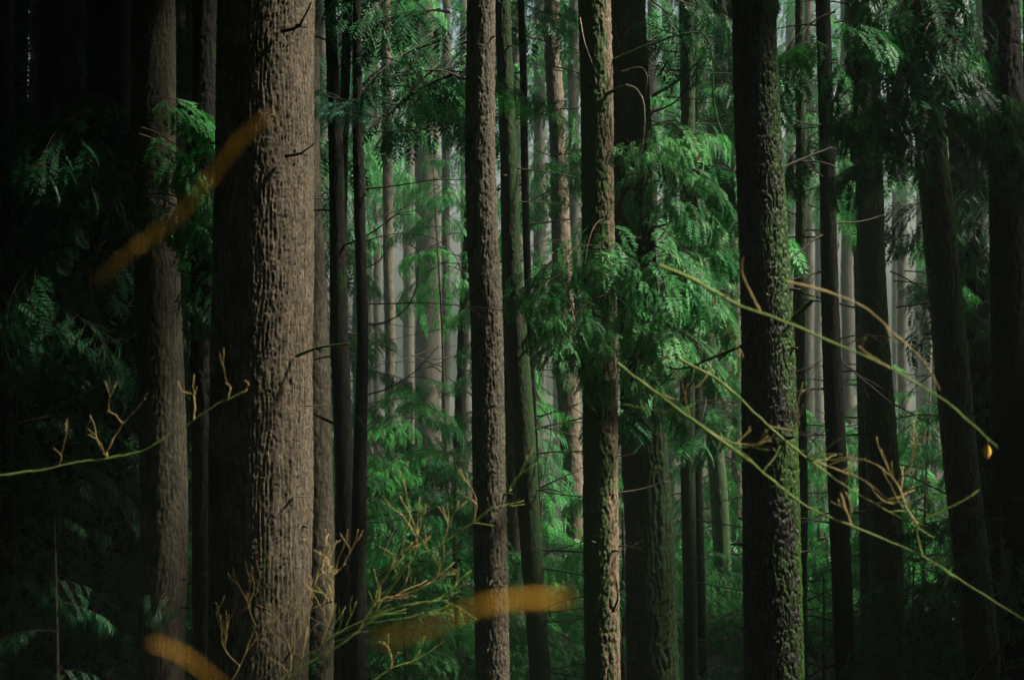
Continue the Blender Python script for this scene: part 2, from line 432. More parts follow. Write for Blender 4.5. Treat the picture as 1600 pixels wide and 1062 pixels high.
for p in ((860, 900), (830, 980), (900, 960)): lit(p[0], p[1], 18, 0.6)
for p in ((1130, 1010), (1100, 950)): lit(p[0], p[1], 22, 0.6)
for yy in range(620, 1160, 110): lit(1040, yy, 13.6, 0.10)
for p in ((600, 880), (520, 960), (700, 840), (780, 790)): lit(p[0], p[1], 5.0, 0.35)
for p in ((1100, 640), (1250, 760), (1350, 820), (1450, 790), (1200, 500), (1400, 580), (350, 630), (250, 690), (190, 660)): lit(p[0], p[1], 4.5, 0.10)
lit(1543, 700, 4.2, .1)
for p in ((1080, 435), (1180, 480), (1290, 530), (1400, 580), (1480, 630)): lit(p[0], p[1], 3.4, 0.16)
for p in ((420, 190), (350, 260), (280, 330), (200, 400), (160, 430), (760, 950), (850, 935), (280, 1020)): lit(p[0], p[1], 0.7, 0.15)
TP = np.array([t[0] for t in TUBES]); TR = np.array([t[1] for t in TUBES]); LN = np.array(L)

def open_to_sun(Q, extra=0.0):
    """mask of points Q (n,3) that stand in one of the sunbeams"""
    D = Q[:, None, :] - TP[None]
    t = D @ LN
    dist = np.linalg.norm(D - t[..., None] * LN, axis=2)
    return ((dist < TR[None] + extra + 0.02 * np.clip(t, 0, None)) & (t > 0.5)).any(1)

def canopy_open(x, y):
    """canopy left out behind and over the centre to let light onto the mist"""
    return ((y > 24 + 0.05 * abs(x)) & (x > -0.14 * y) & (x < 30)) | ((y > 15) & (x > -1.2) & (x < 1.6))

def crown(root, cx_, cy_, z0, z1, Rad, n, seed, mat='deep', size=0.34, cull=True):
    """crown: drooping boughs, each a row of leaf clusters"""
    rs = np.random.RandomState(seed)
    u = rs.rand(n); z = z0 + (z1 - z0) * u
    rr = Rad * (1.05 - 0.75 * u) * np.sqrt(rs.rand(n)); a = rs.rand(n) * 2 * math.pi
    Q = np.stack([cx_ + rr * np.cos(a), cy_ + rr * np.sin(a), z - 0.25 * rr], -1)
    if cull: Q = Q[~open_to_sun(Q, 0.2)]
    keep = ~canopy_open(Q[:, 0], Q[:, 1]); Q = Q[keep]
    # never hang into the picture
    infr = (Q[:, 1] > 0) & (np.abs(Q[:, 0]) < 0.31 * Q[:, 1] + 0.6) & (np.abs(Q[:, 2]) < 0.205 * Q[:, 1] + 0.5)
    Q = Q[~infr]
    m = len(Q)
    if m == 0: return
    yaw = np.arctan2(Q[:, 1] - cy_, Q[:, 0] - cx_) + rs.uniform(-.6, .6, m); dip = rs.uniform(-0.1, 0.8, m)
    s = size * rs.uniform(0.6, 1.3, m)
    D1 = np.stack([np.cos(yaw) * np.cos(dip), np.sin(yaw) * np.cos(dip), -np.sin(dip)], -1)
    D2 = np.stack([-np.sin(yaw), np.cos(yaw), rs.uniform(-.5, .5, m)], -1)
    # six-point lobed leaf cluster
    lay = [(-.5, 0), (-.2, .35), (.15, .22), (.3, .42), (.75, 0), (.25, -.4), (.1, -.2), (-.2, -.36)]
    V = np.concatenate([Q[:, None] + s[:, None, None] * (D1[:, None] * np.array([l[0] for l in lay])[None, :, None] + D2[:, None] * np.array([l[1] for l in lay])[None, :, None])], 0)
    V = V.reshape(-1, 3); Fc = np.arange(m * 8).reshape(m, 8)
    return mesh_obj('crown', V, Fc, M[mat], root, smooth=False, origin=root.location)

# ------------------------------------------------------------------ branches
def dead_branches(root, axis, d, n, zr, lr=(0.4, 1.3), r=0.010, mat='twigw', seed=0, side=None, droop=-0.6):
    rng = random.Random(seed)
    for i in range(n):
        z = rng.uniform(*zr); x, rad = axis(z)
        sd = side if side else rng.choice((-1, 1))
        a = rng.uniform(-0.75, 0.75)
        dv = Vector((sd * math.cos(a), math.sin(a), rng.uniform(-0.25, 0.45)))
        p = Vector((x, d, z)) + Vector((sd * math.cos(a), math.sin(a), 0)) * rad * 0.8
        ln = rng.uniform(*lr)
        path = rough_path(p, dv, ln, (0, 0, 0), 9, rng, 0.10, droop * rng.uniform(-0.6, 1.3))
        mb = MB(); rr = r * rng.uniform(0.6, 1.2)
        mb.tube(path, taper(10, rr, 0.0022, rng), 5)
        for q in range(rng.randint(1, 4)):
            k = rng.randint(2, 8)
            dd = (path[k + 1] - path[k]).normalized() + Vector((rng.uniform(-.5, .5), rng.uniform(-.5, .5), rng.uniform(-.8, .8)))
            sp = rough_path(path[k], dd, ln * rng.uniform(0.15, 0.45), (0, 0, 0), 5, rng, 0.15, droop * 0.8)
            mb.tube(sp, taper(6, rr * 0.45, 0.0014), 4)
        mb.obj('dead_branch', M[mat], root, root.location)

def knots(root, axis, d, n, zr, mat, seed=0):
    rng = random.Random(seed)
    for i in range(n):
        z = rng.uniform(*zr); x, rad = axis(z); a = rng.uniform(-2.9, -0.2)
        dv = Vector((math.cos(a), math.sin(a), rng.uniform(-.2, .3)))
        p = Vector((x, d, z)) + dv * rad * 0.85
        mb = MB(); ln = rng.uniform(0.03, 0.10)
        mb.tube(rough_path(p, dv, ln, (0, 0, 0), 3, rng, 0.2), taper(4, 0.012, 0.005, rng), 6)
        mb.obj('branch_stub', M[mat], root, root.location)

def px_branch(root, pts, d, r0, r1, mat='twigw', name='branch', sub=6, twigs=0, seed=0, tl=0.15):
    """pts (px, py[, depth offset])"""
    rng = random.Random(seed)
    w = [P(p[0], p[1], d + (p[2] if len(p) > 2 else 0)) for p in pts]
    path = spline(w, sub); mb = MB()
    path = [p + Vector((rng.uniform(-1, 1), rng.uniform(-1, 1), rng.uniform(-1, 1))) * r0 * 0.25 for p in path]
    mb.tube(path, taper(len(path), r0, r1, rng, 0.10), 6)
    for q in range(twigs):
        k = rng.randint(1, len(path) - 2)
        dd = (path[k + 1] - path[k]).normalized() + Vector((rng.uniform(-.7, .7), rng.uniform(-.3, .3), rng.uniform(-.7, .7)))
        sp = rough_path(path[k], dd, tl * rng.uniform(0.4, 1.2), (0, 0, 0), 5, rng, 0.2)
        mb.tube(sp, taper(6, r0 * 0.35, r1 * 0.8), 4)
    org = root.location if root is not None else tuple(w[0])
    return mb.obj(name, M[mat], root, org)

# ------------------------------------------------------------------ ground
def build_ground():
    xs = np.concatenate([np.linspace(-110, -20, 16), np.linspace(-19, 19, 110), np.linspace(20, 110, 16)])
    ys = np.concatenate([np.linspace(-60, -6, 12), np.linspace(-5, 50, 150), np.linspace(51, 118, 24)])
    X, Y = np.meshgrid(xs, ys)
    Z = GZ + 0.22 * np.sin(X * 0.45 + 1.0) * np.cos(Y * 0.31) + 0.12 * np.sin(X * 1.3 + Y * 0.9) + 0.10 * NR.rand(*X.shape)
    V = np.stack([X, Y, Z], -1).reshape(-1, 3); nr, nc = X.shape
    idx = np.arange(nr * nc).reshape(nr, nc)
    Fc = np.stack([idx[:-1, :-1], idx[:-1, 1:], idx[1:, 1:], idx[1:, :-1]], -1).reshape(-1, 4)
    m, nt, b, out = new_mat('forest_floor')
    tc = N(nt, 'TexCoord'); f = noise(nt, tc.outputs['Object'], 1.6, 6, 0.7)
    c = ramp(nt, f, [(0.35, (0.02, 0.014, 0.008)), (0.5, (0.020, 0.025, 0.008)), (0.65, (0.012, 0.05, 0.010))])
    nt.links.new(c, b.inputs['Base Color']); b.inputs['Roughness'].default_value = 0.95
    f2 = noise(nt, tc.outputs['Object'], 14, 5, 0.7); bp = N(nt, 'Bump'); bp.inputs['Distance'].default_value = 0.08
    nt.links.new(f2, bp.inputs['Height']); nt.links.new(bp.outputs[0], b.inputs['Normal'])
    g = mesh_obj('ground', V, Fc, m); tag(g, 'dark mossy forest floor under the trees', 'ground', kind='structure')
build_ground()

# ------------------------------------------------------------------ trees of the middle distance and foreground
TREES = {}
def tree(key, label, pts, d, mat, name='conifer_tree', crown_n=3600, crown_R=2.6, dead=(0, 0), lr=(0.4, 1.2), stubs=0, group=None, top=13.5, br=0.009, dmat='twigw', **kw):
    p0 = max(pts, key=lambda p: p[2]); x = ((p0[0] + p0[1]) / 2 - 800) * d / F
    root = thing(name, label, 'tree', (x, d, ground_z(x, d)), group)
    seed = abs(hash(key)) % 1000 if isinstance(key, int) else sum(ord(c) * (i + 3) for i, c in enumerate(key)) % 997
    tr, ax = trunk_mesh('trunk', root, pts, d, M[mat], seed=seed, top=top, **kw)
    vz = 0.2 * d
    if dead[0]: dead_branches(root, ax, d, int(dead[0] * 1.8), (-vz if dead[1] == 0 else dead[1], vz), lr, br, dmat, seed)
    if stubs: knots(root, ax, d, stubs, (-vz, vz), 'twigw', seed + 1)
    if crown_n:
        xt = ax(top)[0]
        crown(root, xt, d, max(0.2 * (d + crown_R) + 1.2, 4.2), top + 0.8, crown_R, crown_n, seed)
    TREES[key] = (root, ax, d)
    return root, ax

tree('t1', 'largest trunk, thick furrowed brown bark lit along its right side, left of centre', [(345, 492, 0), (343, 493, 200), (339, 495, 450), (331, 490, 720), (326, 479, 1062)], 9, 'fir', name='fir_tree', bark=0.014, cell=0.021, vcell=0.30, step=0.9, style='furrow', lobes=0.02, stubs=6, flare=1.1)
tree('t2', 'slim grey brown trunk half hidden behind the right side of the largest trunk', [(440, 494, 0), (449, 503, 300), (460, 515, 620), (470, 525, 1062)], 15, 'hem', stubs=3, bark=0.009, cell=0.03)
tree('t3', 'furrowed trunk with a narrow lit right edge and green boughs, left of the largest trunk', [(204, 271, 0), (208, 277, 300), (216, 287, 600), (218, 291, 900), (219, 291, 1062)], 13, 'hem', bark=0.013, cell=0.032, style='furrow', stubs=3)
tree('t3b', 'narrow dim trunk seen above the left boughs, between two bigger trunks', [(290, 309, 0), (292, 312, 300), (294, 316, 1062)], 20, 'hem')
tree('t3c', 'thin greenish pole of a sapling left of the largest trunk', [(311, 316, 0), (313, 319, 500), (317, 323, 850), (319, 325, 1062)], 14, 'moss', crown_n=0, top=4, bark=0.002, step=2.5)
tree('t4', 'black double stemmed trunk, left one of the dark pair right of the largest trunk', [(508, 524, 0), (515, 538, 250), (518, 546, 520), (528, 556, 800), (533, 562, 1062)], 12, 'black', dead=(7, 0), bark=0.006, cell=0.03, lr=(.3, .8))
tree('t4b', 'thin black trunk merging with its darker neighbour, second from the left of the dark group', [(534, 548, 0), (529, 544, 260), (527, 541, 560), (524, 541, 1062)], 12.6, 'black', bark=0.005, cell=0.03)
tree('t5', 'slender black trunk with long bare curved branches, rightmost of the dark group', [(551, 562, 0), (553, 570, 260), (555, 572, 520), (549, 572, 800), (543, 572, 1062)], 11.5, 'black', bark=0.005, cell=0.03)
tree('t6', 'straight brown grey trunk with fine vertical bark at the centre of the picture', [(727, 770, 0), (731, 779, 400), (739, 789, 740), (746, 797, 1062)], 12.1, 'hem', bark=0.012, cell=0.016, vcell=0.14, step=1.0, stubs=9)
tree('t7', 'green mossy trunk leaning left just right of the central brown trunk', [(776, 800, 0), (787, 815, 400), (805, 840, 700), (829, 862, 1062)], 15, 'moss', bark=0.008, cell=0.03, stubs=12, dead=(7, 0), lr=(.5, 1.6), dmat='mossw')
tree('t7b', 'brownish trunk glimpsed low between the central trunk and the mossy leaning one', [(776, 796, 0), (786, 808, 600), (796, 822, 1062)], 19, 'hem', bark=0.009)
tree('t8', 'thin dark pole running beside the mossy leaning trunk', [(808, 819, 0), (815, 827, 300), (827, 838, 650), (842, 852, 1062)], 16, 'black', bark=0.004, dead=(12, 0), lr=(.4, 1.7))
tree('t9', 'sunlit beige trunk in the mist between the leaning trunk and the tan mossy one', [(850, 874, 0), (858, 885, 270), (870, 905, 600), (888, 918, 1062)], 23, 'fir', bark=0.010, crown_n=0, top=12, dead=(8, 0), lr=(.5, 1.5))
tree('t10', 'tan trunk with bright green moss patches and a dark left side, right of centre', [(905, 953, 0), (907, 956, 300), (909, 962, 600), (913, 967, 850), (916, 970, 1062)], 11, 'tan', bark=0.013, cell=0.030, vcell=0.14, step=1.1, stubs=6)
tree('t11', 'broad stringy barked cedar trunk behind the hanging green sprays', [(957, 1008, 0), (962, 1020, 350), (972, 1042, 700), (986, 1062, 1062)], 13.6, 'moss', name='cedar_tree', bark=0.03, cell=0.05, vcell=0.5, style='furrow', lobes=0.10)
tree('t12', 'slim greenish trunk standing right of the broad cedar', [(1064, 1085, 0), (1062, 1085, 600), (1068, 1089, 1062)], 17, 'moss', bark=0.007, dead=(14, 0), lr=(.4, 1.7), dmat='twigw')
tree('t12b', 'thinner dark trunk close against the slim greenish one', [(1060, 1074, 0), (1078, 1093, 600), (1090, 1104, 1062)], 18, 'black', bark=0.006, dead=(5, 0))
tree('t13', 'leaning dark trunk whose base shows above the lit ferns', [(1068, 1092, 0), (1090, 1115, 500), (1108, 1136, 750), (1120, 1146, 1010)], 22, 'moss', bark=0.007, crown_n=0, dead=(6, 0))
tree('t13b', 'faint narrow trunk right behind the leaning one, beside the black foreground trunk', [(1135, 1150, 0), (1142, 1158, 700), (1146, 1162, 1062)], 27, 'hem', crown_n=0)
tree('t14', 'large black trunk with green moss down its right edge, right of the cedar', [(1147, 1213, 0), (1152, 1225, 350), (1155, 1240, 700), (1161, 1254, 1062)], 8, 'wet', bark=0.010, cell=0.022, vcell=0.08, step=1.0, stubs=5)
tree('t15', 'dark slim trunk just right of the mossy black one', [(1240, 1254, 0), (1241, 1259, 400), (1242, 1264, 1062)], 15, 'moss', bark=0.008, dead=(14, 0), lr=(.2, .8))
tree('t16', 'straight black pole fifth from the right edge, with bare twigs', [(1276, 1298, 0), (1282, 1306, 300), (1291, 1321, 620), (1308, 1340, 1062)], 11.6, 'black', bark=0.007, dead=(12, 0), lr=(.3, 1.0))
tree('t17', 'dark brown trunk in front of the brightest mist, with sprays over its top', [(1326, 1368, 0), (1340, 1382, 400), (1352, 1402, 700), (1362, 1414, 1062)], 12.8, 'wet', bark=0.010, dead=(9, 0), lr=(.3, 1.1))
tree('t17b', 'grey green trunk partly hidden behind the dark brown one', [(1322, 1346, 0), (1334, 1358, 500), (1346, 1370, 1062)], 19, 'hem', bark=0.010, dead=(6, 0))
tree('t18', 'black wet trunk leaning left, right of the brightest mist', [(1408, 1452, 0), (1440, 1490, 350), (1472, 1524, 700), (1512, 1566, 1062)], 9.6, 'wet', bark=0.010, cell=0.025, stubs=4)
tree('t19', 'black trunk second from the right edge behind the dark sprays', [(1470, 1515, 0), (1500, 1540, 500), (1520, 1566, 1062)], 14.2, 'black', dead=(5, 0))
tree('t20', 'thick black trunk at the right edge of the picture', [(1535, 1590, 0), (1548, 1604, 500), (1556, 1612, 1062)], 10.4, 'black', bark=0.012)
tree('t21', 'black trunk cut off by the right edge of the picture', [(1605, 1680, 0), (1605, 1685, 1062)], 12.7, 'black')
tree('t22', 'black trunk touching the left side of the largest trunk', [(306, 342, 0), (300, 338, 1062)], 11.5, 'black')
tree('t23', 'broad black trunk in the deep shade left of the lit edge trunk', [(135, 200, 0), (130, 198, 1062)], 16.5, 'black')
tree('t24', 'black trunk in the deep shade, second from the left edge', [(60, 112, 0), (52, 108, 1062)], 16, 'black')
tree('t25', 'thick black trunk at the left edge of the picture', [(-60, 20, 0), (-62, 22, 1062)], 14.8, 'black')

# long bare branches traced on their own trees
def rb(key, pts, r0, r1=0.002, mat='twigw', dd=0, tw=2, seed=0, tl=0.2, name='dead_branch'):
    root, ax, d = TREES[key]
    px_branch(root, pts, d + dd, r0, r1, mat, name, twigs=tw, seed=seed + len(pts), tl=tl)
rb('t5', [(562, 296), (620, 290, -.1), (680, 281, -.2), (727, 281, -.2)], .007, .003)
rb('t5', [(562, 345), (610, 333, .1), (660, 310, .2), (715, 270, .3)], .006)
rb('t5', [(565, 380), (600, 368), (650, 365, .1), (700, 385, .2), (725, 430, .2)], .005)
rb('t5', [(568, 475), (620, 474), (680, 474, -.1), (820, 488, -.2)], .006, .003, tw=3)
rb('t5', [(565, 508), (610, 500), (645, 465, .1), (655, 400, .2), (640, 380, .2)], .007, .003)
rb('t5', [(568, 420), (595, 405), (602, 375), (598, 330, .1)], .006)
rb('t5', [(568, 618), (610, 605), (650, 578, -.1), (685, 540, -.2)], .007)
rb('t5', [(562, 205), (600, 206), (670, 200, -.2), (712, 190, -.3)], .006)
rb('t5', [(553, 640), (590, 700, -.2), (620, 760, -.3)], .005)
rb('t5', [(555, 150), (600, 135, .1), (650, 95, .2), (700, 40, .3)], .009, .003)
rb('t4', [(520, 120), (560, 60), (590, 20), (615, -30)], .006, .003)
rb('t4', [(508, 232), (525, 230), (550, 225)], .004)
rb('t6', [(740, 130), (690, 110, -.2), (640, 115, -.3), (590, 130, -.4)], .008)
rb('t6', [(740, 60), (690, 90, -.2), (640, 150, -.3)], .008)
rb('t8', [(820, 320), (860, 298, -.2), (906, 293, -.3)], .006, .004, 'mossw')
rb('t8', [(815, 205), (850, 175), (905, 170, -.2)], .006, .004)
rb('t8', [(825, 620), (860, 660), (850, 740), (845, 800)], .006)
rb('t8', [(838, 655), (870, 640), (905, 630)], .006)
rb('t8', [(842, 762), (880, 745), (908, 735)], .007)
rb('t8', [(800, 420), (830, 385), (870, 375), (893, 385)], .004, .003, 'pale')
rb('t10', [(936, 152), (960, 142, -.15), (979, 134, -.22)], .015, .008, 'mossw', tw=0, name='branch')
rb('t10', [(978, 133, -.22), (994, 140, -.25), (1005, 160, -.28), (1007, 195, -.3), (1002, 235, -.3), (990, 262, -.3)], .009, .005, 'pale', tw=0, name='branch')
rb('t10', [(953, 95), (1010, 72, -.1), (1075, 52, -.2), (1104, 58, -.25), (1114, 100, -.3), (1116, 160, -.3), (1127, 206, -.3)], .008, .003, 'mossw', tw=4, tl=.15, name='branch')
rb('t10', [(972, 112), (1000, 105, -.1), (1011, 120, -.2), (1008, 150, -.2)], .005, .002, 'pale', tw=1, tl=.06)
rb('t10', [(963, 770), (1010, 762, -.1), (1045, 745, -.2), (1065, 722, -.25)], .006, .002, 'pale', tw=1, tl=.1)
rb('t10', [(960, 712), (985, 710, -.1), (1004, 692, -.1)], .005, .002, 'pale', tw=0)
rb('t10', [(958, 583), (990, 578, -.1), (1020, 570, -.2), (1060, 560, -.3)], .008, .003)
rb('t10', [(957, 955, -.1), (965, 935, -.16), (962, 905, -.18), (957, 892, -.1)], .008, .004, tw=0)
rb('t10', [(965, 852), (985, 853, -.1), (1002, 844, -.1)], .006, .002, tw=1, tl=.08)
rb('t10', [(905, 15), (912, 60, -.3), (925, 100, -.35)], .005, .003, 'pale', tw=0)
rb('t11', [(1020, 150), (1060, 125, -.3), (1095, 90, -.5), (1105, 40, -.5)], .015, .006, 'mossw', tw=5)
rb('t11', [(1020, 175), (1065, 150, -.2), (1110, 60, -.4)], .010, .004, tw=5)
rb('t11', [(1020, 330), (1080, 330, -.3), (1110, 300, -.4), (1150, 285, -.4)], .011, .005, tw=3)
rb('t11', [(1050, 650), (1080, 600, -.2), (1150, 540, -.6)], .012, .008, 'mossw', tw=1, name='branch')
rb('t11', [(1020, 355), (1080, 345, -.2), (1155, 350, -.4)], .010, .005, tw=3)
rb('t12', [(1075, 700), (1110, 640), (1150, 575, -.2)], .008)
rb('t14', [(1160, 540), (1110, 560, .4), (1070, 575, .5), (1040, 573, .6)], .009, .004, 'mossw', tw=3, name='branch')
rb('t14', [(1222, 262), (1255, 248, .1), (1300, 230, .2)], .008, .004, tw=2)
rb('t14', [(1235, 500), (1265, 475, -.1), (1272, 465, -.1)], .014, .008, 'mossw', tw=0, name='branch')
rb('t1', [(462, 556, -.2), (500, 543, -.25), (546, 537, -.3)], .009, .005, 'mossw', tw=3, tl=.05, name='branch')
rb('t1', [(446, 243, -.25), (470, 240, -.3), (491, 224, -.3)], .011, .003, tw=1, tl=.05)
rb('t1', [(440, 48, -.25), (468, 40, -.3), (486, 3, -.3)], .012, .004, tw=1, tl=.05)
rb('t1', [(475, 634, -.15), (520, 634, -.2)], .004, .002, 'pale', tw=1, tl=.04)
rb('t1', [(460, 776, -.2), (486, 775, -.2)], .004, .002, 'pale', tw=0)
rb('t17', [(1400, 480), (1440, 475), (1485, 470, -.1), (1520, 462, -.2)], .008)
rb('t17', [(1395, 630), (1440, 655, .1), (1480, 680, .2)], .007)
rb('t16', [(1310, 560), (1345, 590), (1395, 632)], .007, .004)
rb('t15', [(1255, 350), (1290, 380), (1280, 420), (1262, 450)], .005)

# leafy boughs of those trees
def fb(key, kind, x0, y0, x1, y1, dd0, dd1, n, **kw):
    root, ax, d = TREES[key]; fill_boughs(root, kind, x0, y0, x1, y1, d + dd0, d + dd1, n, **kw)
fb('t11', 'cedar', 850, 470, 950, 550, -3.3, -2.8, 5, yaws=(-180, -60), pitch=(-30, 5), sc=(.4, .7))
fb('t11', 'cedar', 900, 540, 1010, 600, -3.2, -2.8, 4, yaws=(-150, -30), pitch=(-40, 0), sc=(.35, .55))
# hanging cedar sprays right of centre
fb('t11', 'cedar', 970, 190, 1080, 320, -3.1, -2.5, 10, yaws=(-120, 0), pitch=(-20, 15), sc=(.5, .85))
fb('t11', 'cedar', 900, 340, 1040, 430, -3.3, -2.6, 9, yaws=(-150, -30), pitch=(-20, 15), sc=(.7, 1.0))
fb('t11', 'cedar', 880, 410, 1040, 510, -3.3, -2.6, 9, yaws=(-160, -20), pitch=(-25, 10), sc=(.65, 1.0))
fb('t11', 'cedar', 1020, 300, 1090, 440, -2.8, -2.2, 6, yaws=(-60, 10), pitch=(-45, 0), sc=(.6, .9))
fb('t11', 'cedar', 850, 400, 910, 470, -2.8, -2.2, 4, yaws=(150, 210), pitch=(-30, 0), sc=(.5, .8))
fb('t11', 'cedar', 960, 540, 1010, 600, -3.1, -2.7, 4, yaws=(-120, 0), pitch=(-40, -10), sc=(.4, .6))
fb('t11', 'cedarg', 1000, 180, 1120, 330, -1.2, 0.8, 8, yaws=(-80, 20), pitch=(-30, 0), sc=(.7, 1.0))
fb('t5', 'grey', 520, 150, 610, 190, -.3, .3, 5, yaws=(-200, 20), pitch=(-5, 15), sc=(.45, .7))
fb('t11', 'cedarg', 870, 380, 1120, 640, -2.2, -1.0, 10, yaws=(-180, 0), pitch=(-25, 10), sc=(.5, .9))
fb('t5', 'hem', 575, 80, 700, 180, 3, 5, 5, yaws=(-90, 90), sc=(.7, 1.0))
fb('t3', 'cedarg', 215, 150, 310, 250, -1.8, -1.3, 7, yaws=(-60, 20), pitch=(-25, 5), sc=(.6, .9))
fb('t3', 'cedarg', 225, 300, 310, 430, -1.8, -1.3, 9, yaws=(-60, 30), pitch=(-25, 0), sc=(.6, .9))
fb('t3', 'cedark', 100, 130, 195, 400, -1.0, .6, 14, yaws=(-220, 0), pitch=(-30, 0), sc=(.6, 1.0))
fb('t3', 'cedark', 60, 430, 130, 500, -1.0, .0, 3, yaws=(-180, 0), sc=(.5, .8))
fb('t3', 'cedark', 240, 900, 300, 960, -1.0, .0, 3, yaws=(-180, 0), sc=(.4, .6))
fb('t18', 'cedark', 1230, -60, 1560, 60, -.9, -.1, 9, yaws=(-180, 0), pitch=(-40, 0), sc=(.6, 1.0))
fb('t18', 'cedark', 1340, 60, 1540, 280, -.9, -.1, 9, yaws=(-180, 0), pitch=(-30, 10), sc=(.4, .75))
fb('t18', 'cedarg', 1270, 30, 1500, 240, -1.0, -.3, 10, yaws=(-150, 0), pitch=(-30, 10), sc=(.35, .6))
fb('t18', 'cedarg', 1440, 130, 1580, 190, -.9, -.4, 5, yaws=(-40, 20), pitch=(-30, -5), sc=(.4, .6))
fb('t17', 'cedark', 1440, 280, 1530, 420, -1, 2, 5, yaws=(-180, 0), pitch=(-45, 0), sc=(.5, .9))
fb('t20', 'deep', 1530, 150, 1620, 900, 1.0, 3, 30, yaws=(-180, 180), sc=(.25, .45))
fb('t15', 'hem', 1225, 60, 1290, 330, .5, 2.5, 14, yaws=(-90, 60), pitch=(-25, 5), sc=(.45, .75))
fb('t16', 'hem', 1390, 420, 1420, 440, 1.5, 2.5, 3, yaws=(-40, 40), sc=(.5, .7))
fb('t14', 'cedark', 1130, -60, 1160, -30, -.2, .3, 2, yaws=(-180, 0), pitch=(-20, 0), sc=(.3, .45))
fb('t6', 'deep', 650, -40, 735, 120, -.5, 1.5, 7, yaws=(100, 260), pitch=(-30, 0), sc=(.5, .8))
fb('t7', 'hem', 790, -20, 900, 260, 1, 6, 18, yaws=(-180, 180), sc=(.6, .9))
fb('t12', 'hem', 1020, -20, 1145, 330, 0, 4, 30, yaws=(-180, 180), sc=(.6, .9))
fb('t12', 'hem', 1060, 330, 1145, 700, 2, 5, 12, yaws=(-180, 180), sc=(.5, .8))
fb('t10', 'deep', 1000, -60, 1060, 20, -.5, .5, 4, yaws=(-60, 60), pitch=(-30, 0), sc=(.4, .6))

# ------------------------------------------------------------------ young trees and ferns of the understorey
def sapling(label, px, pytop, d, width, n, kind='bush', group=None, name='hemlock_sapling', pit=(-22, 8), zlow=None):
    top = P(px, pytop, d); z0 = ground_z(top.x, d)
    root = thing(name, label, 'young tree', (top.x, d, z0), group)
    mb = MB(); mb.tube(rough_path((top.x, d, z0 - .1), (0, 0, 1), top.z - z0, (0, 0, 0), 8, R_, .02), taper(9, .035, .006), 7)
    mb.obj('stem', M['twigw'], root, root.location)
    lo = z0 + 0.3 if zlow is None else zlow
    for i in range(n):
        t = (i + .5) / n; z = top.z - (top.z - lo) * t
        yaw = i * 137.5 + R_.uniform(-25, 25)
        s = width * (0.30 + 0.8 * t ** 0.75) * R_.uniform(.75, 1.15)
        bough(root, kind, Vector((top.x + R_.uniform(-.04, .04), d + R_.uniform(-.04, .04), z)), yaw, R_.uniform(*pit), s, R_.uniform(-15, 15))
    return root
sapling('broad feathery green young hemlock filling the gap left of the central trunk', 640, 585, 17.5, 1.5, 60)
sapling('young hemlock with layered sprays in front of the broad feathery one', 715, 690, 15.5, 1.1, 34)
sapling('shaded young hemlock low behind the dark pair of trunks', 560, 700, 16, 1.2, 34)
sapling('low feathery sapling under the broad young hemlock', 640, 860, 14.5, .9, 26)
sapling('small green sapling right of the mossy leaning trunk', 860, 830, 20, 1.2, 30)
sapling('green sapling seen low between the beige and tan trunks', 830, 930, 17, .8, 18)
sapling('low green sapling at the foot of the leaning dark trunk', 1150, 950, 20, .9, 22)
sapling('dim sapling low between the cedar and the slim greenish trunk', 1095, 860, 21, 1.2, 26)
sapling('misty young hemlock behind the straight black pole', 1280, 640, 23, 1.5, 40)
sapling('misty young hemlock filling the gap under the brightest mist', 1440, 600, 21, 1.6, 44)
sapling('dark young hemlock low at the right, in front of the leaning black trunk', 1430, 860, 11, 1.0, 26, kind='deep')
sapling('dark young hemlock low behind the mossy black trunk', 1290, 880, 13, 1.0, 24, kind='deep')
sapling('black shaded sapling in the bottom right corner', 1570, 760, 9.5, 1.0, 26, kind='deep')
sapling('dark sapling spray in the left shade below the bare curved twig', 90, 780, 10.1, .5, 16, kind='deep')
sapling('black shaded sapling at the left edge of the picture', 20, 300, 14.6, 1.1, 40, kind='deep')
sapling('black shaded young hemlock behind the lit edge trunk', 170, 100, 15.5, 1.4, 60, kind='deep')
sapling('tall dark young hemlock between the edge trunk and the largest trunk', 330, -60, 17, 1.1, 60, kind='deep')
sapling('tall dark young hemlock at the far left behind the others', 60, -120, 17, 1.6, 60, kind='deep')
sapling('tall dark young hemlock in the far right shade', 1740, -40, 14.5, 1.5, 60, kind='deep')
sapling('leafy green sapling visible right behind the dark pair of trunks', 545, 350, 19, 1.1, 40, kind='hem')
sapling('slender green young hemlock in the mist above the broad one', 700, 230, 24, .9, 20, kind='hem', zlow=0.9)
sapling('green young hemlock behind the central trunk and its mossy neighbour', 800, 330, 22, 1.2, 46, kind='hem')
sapling('misty green young hemlock right of the slim greenish trunk', 1125, 300, 26, 1.5, 54, kind='hem')
sapling('green young hemlock between the tan trunk and the broad cedar', 975, 620, 18, .9, 30, kind='hem')
sapling('hazy green young hemlock behind the dark brown trunk', 1370, 560, 26, 1.2, 26, kind='hem')

for hx, hd in ((412, 12.2), (400, 14.4), (404, 16.3)):  # foliage columns added behind the big trunk to stop sun leaking left
    sapling('narrow dark young hemlock added behind the largest trunk to block stray sun', hx, -120, hd, .34, 90, kind='deep', group='sun blocking hemlocks added behind the largest trunk')

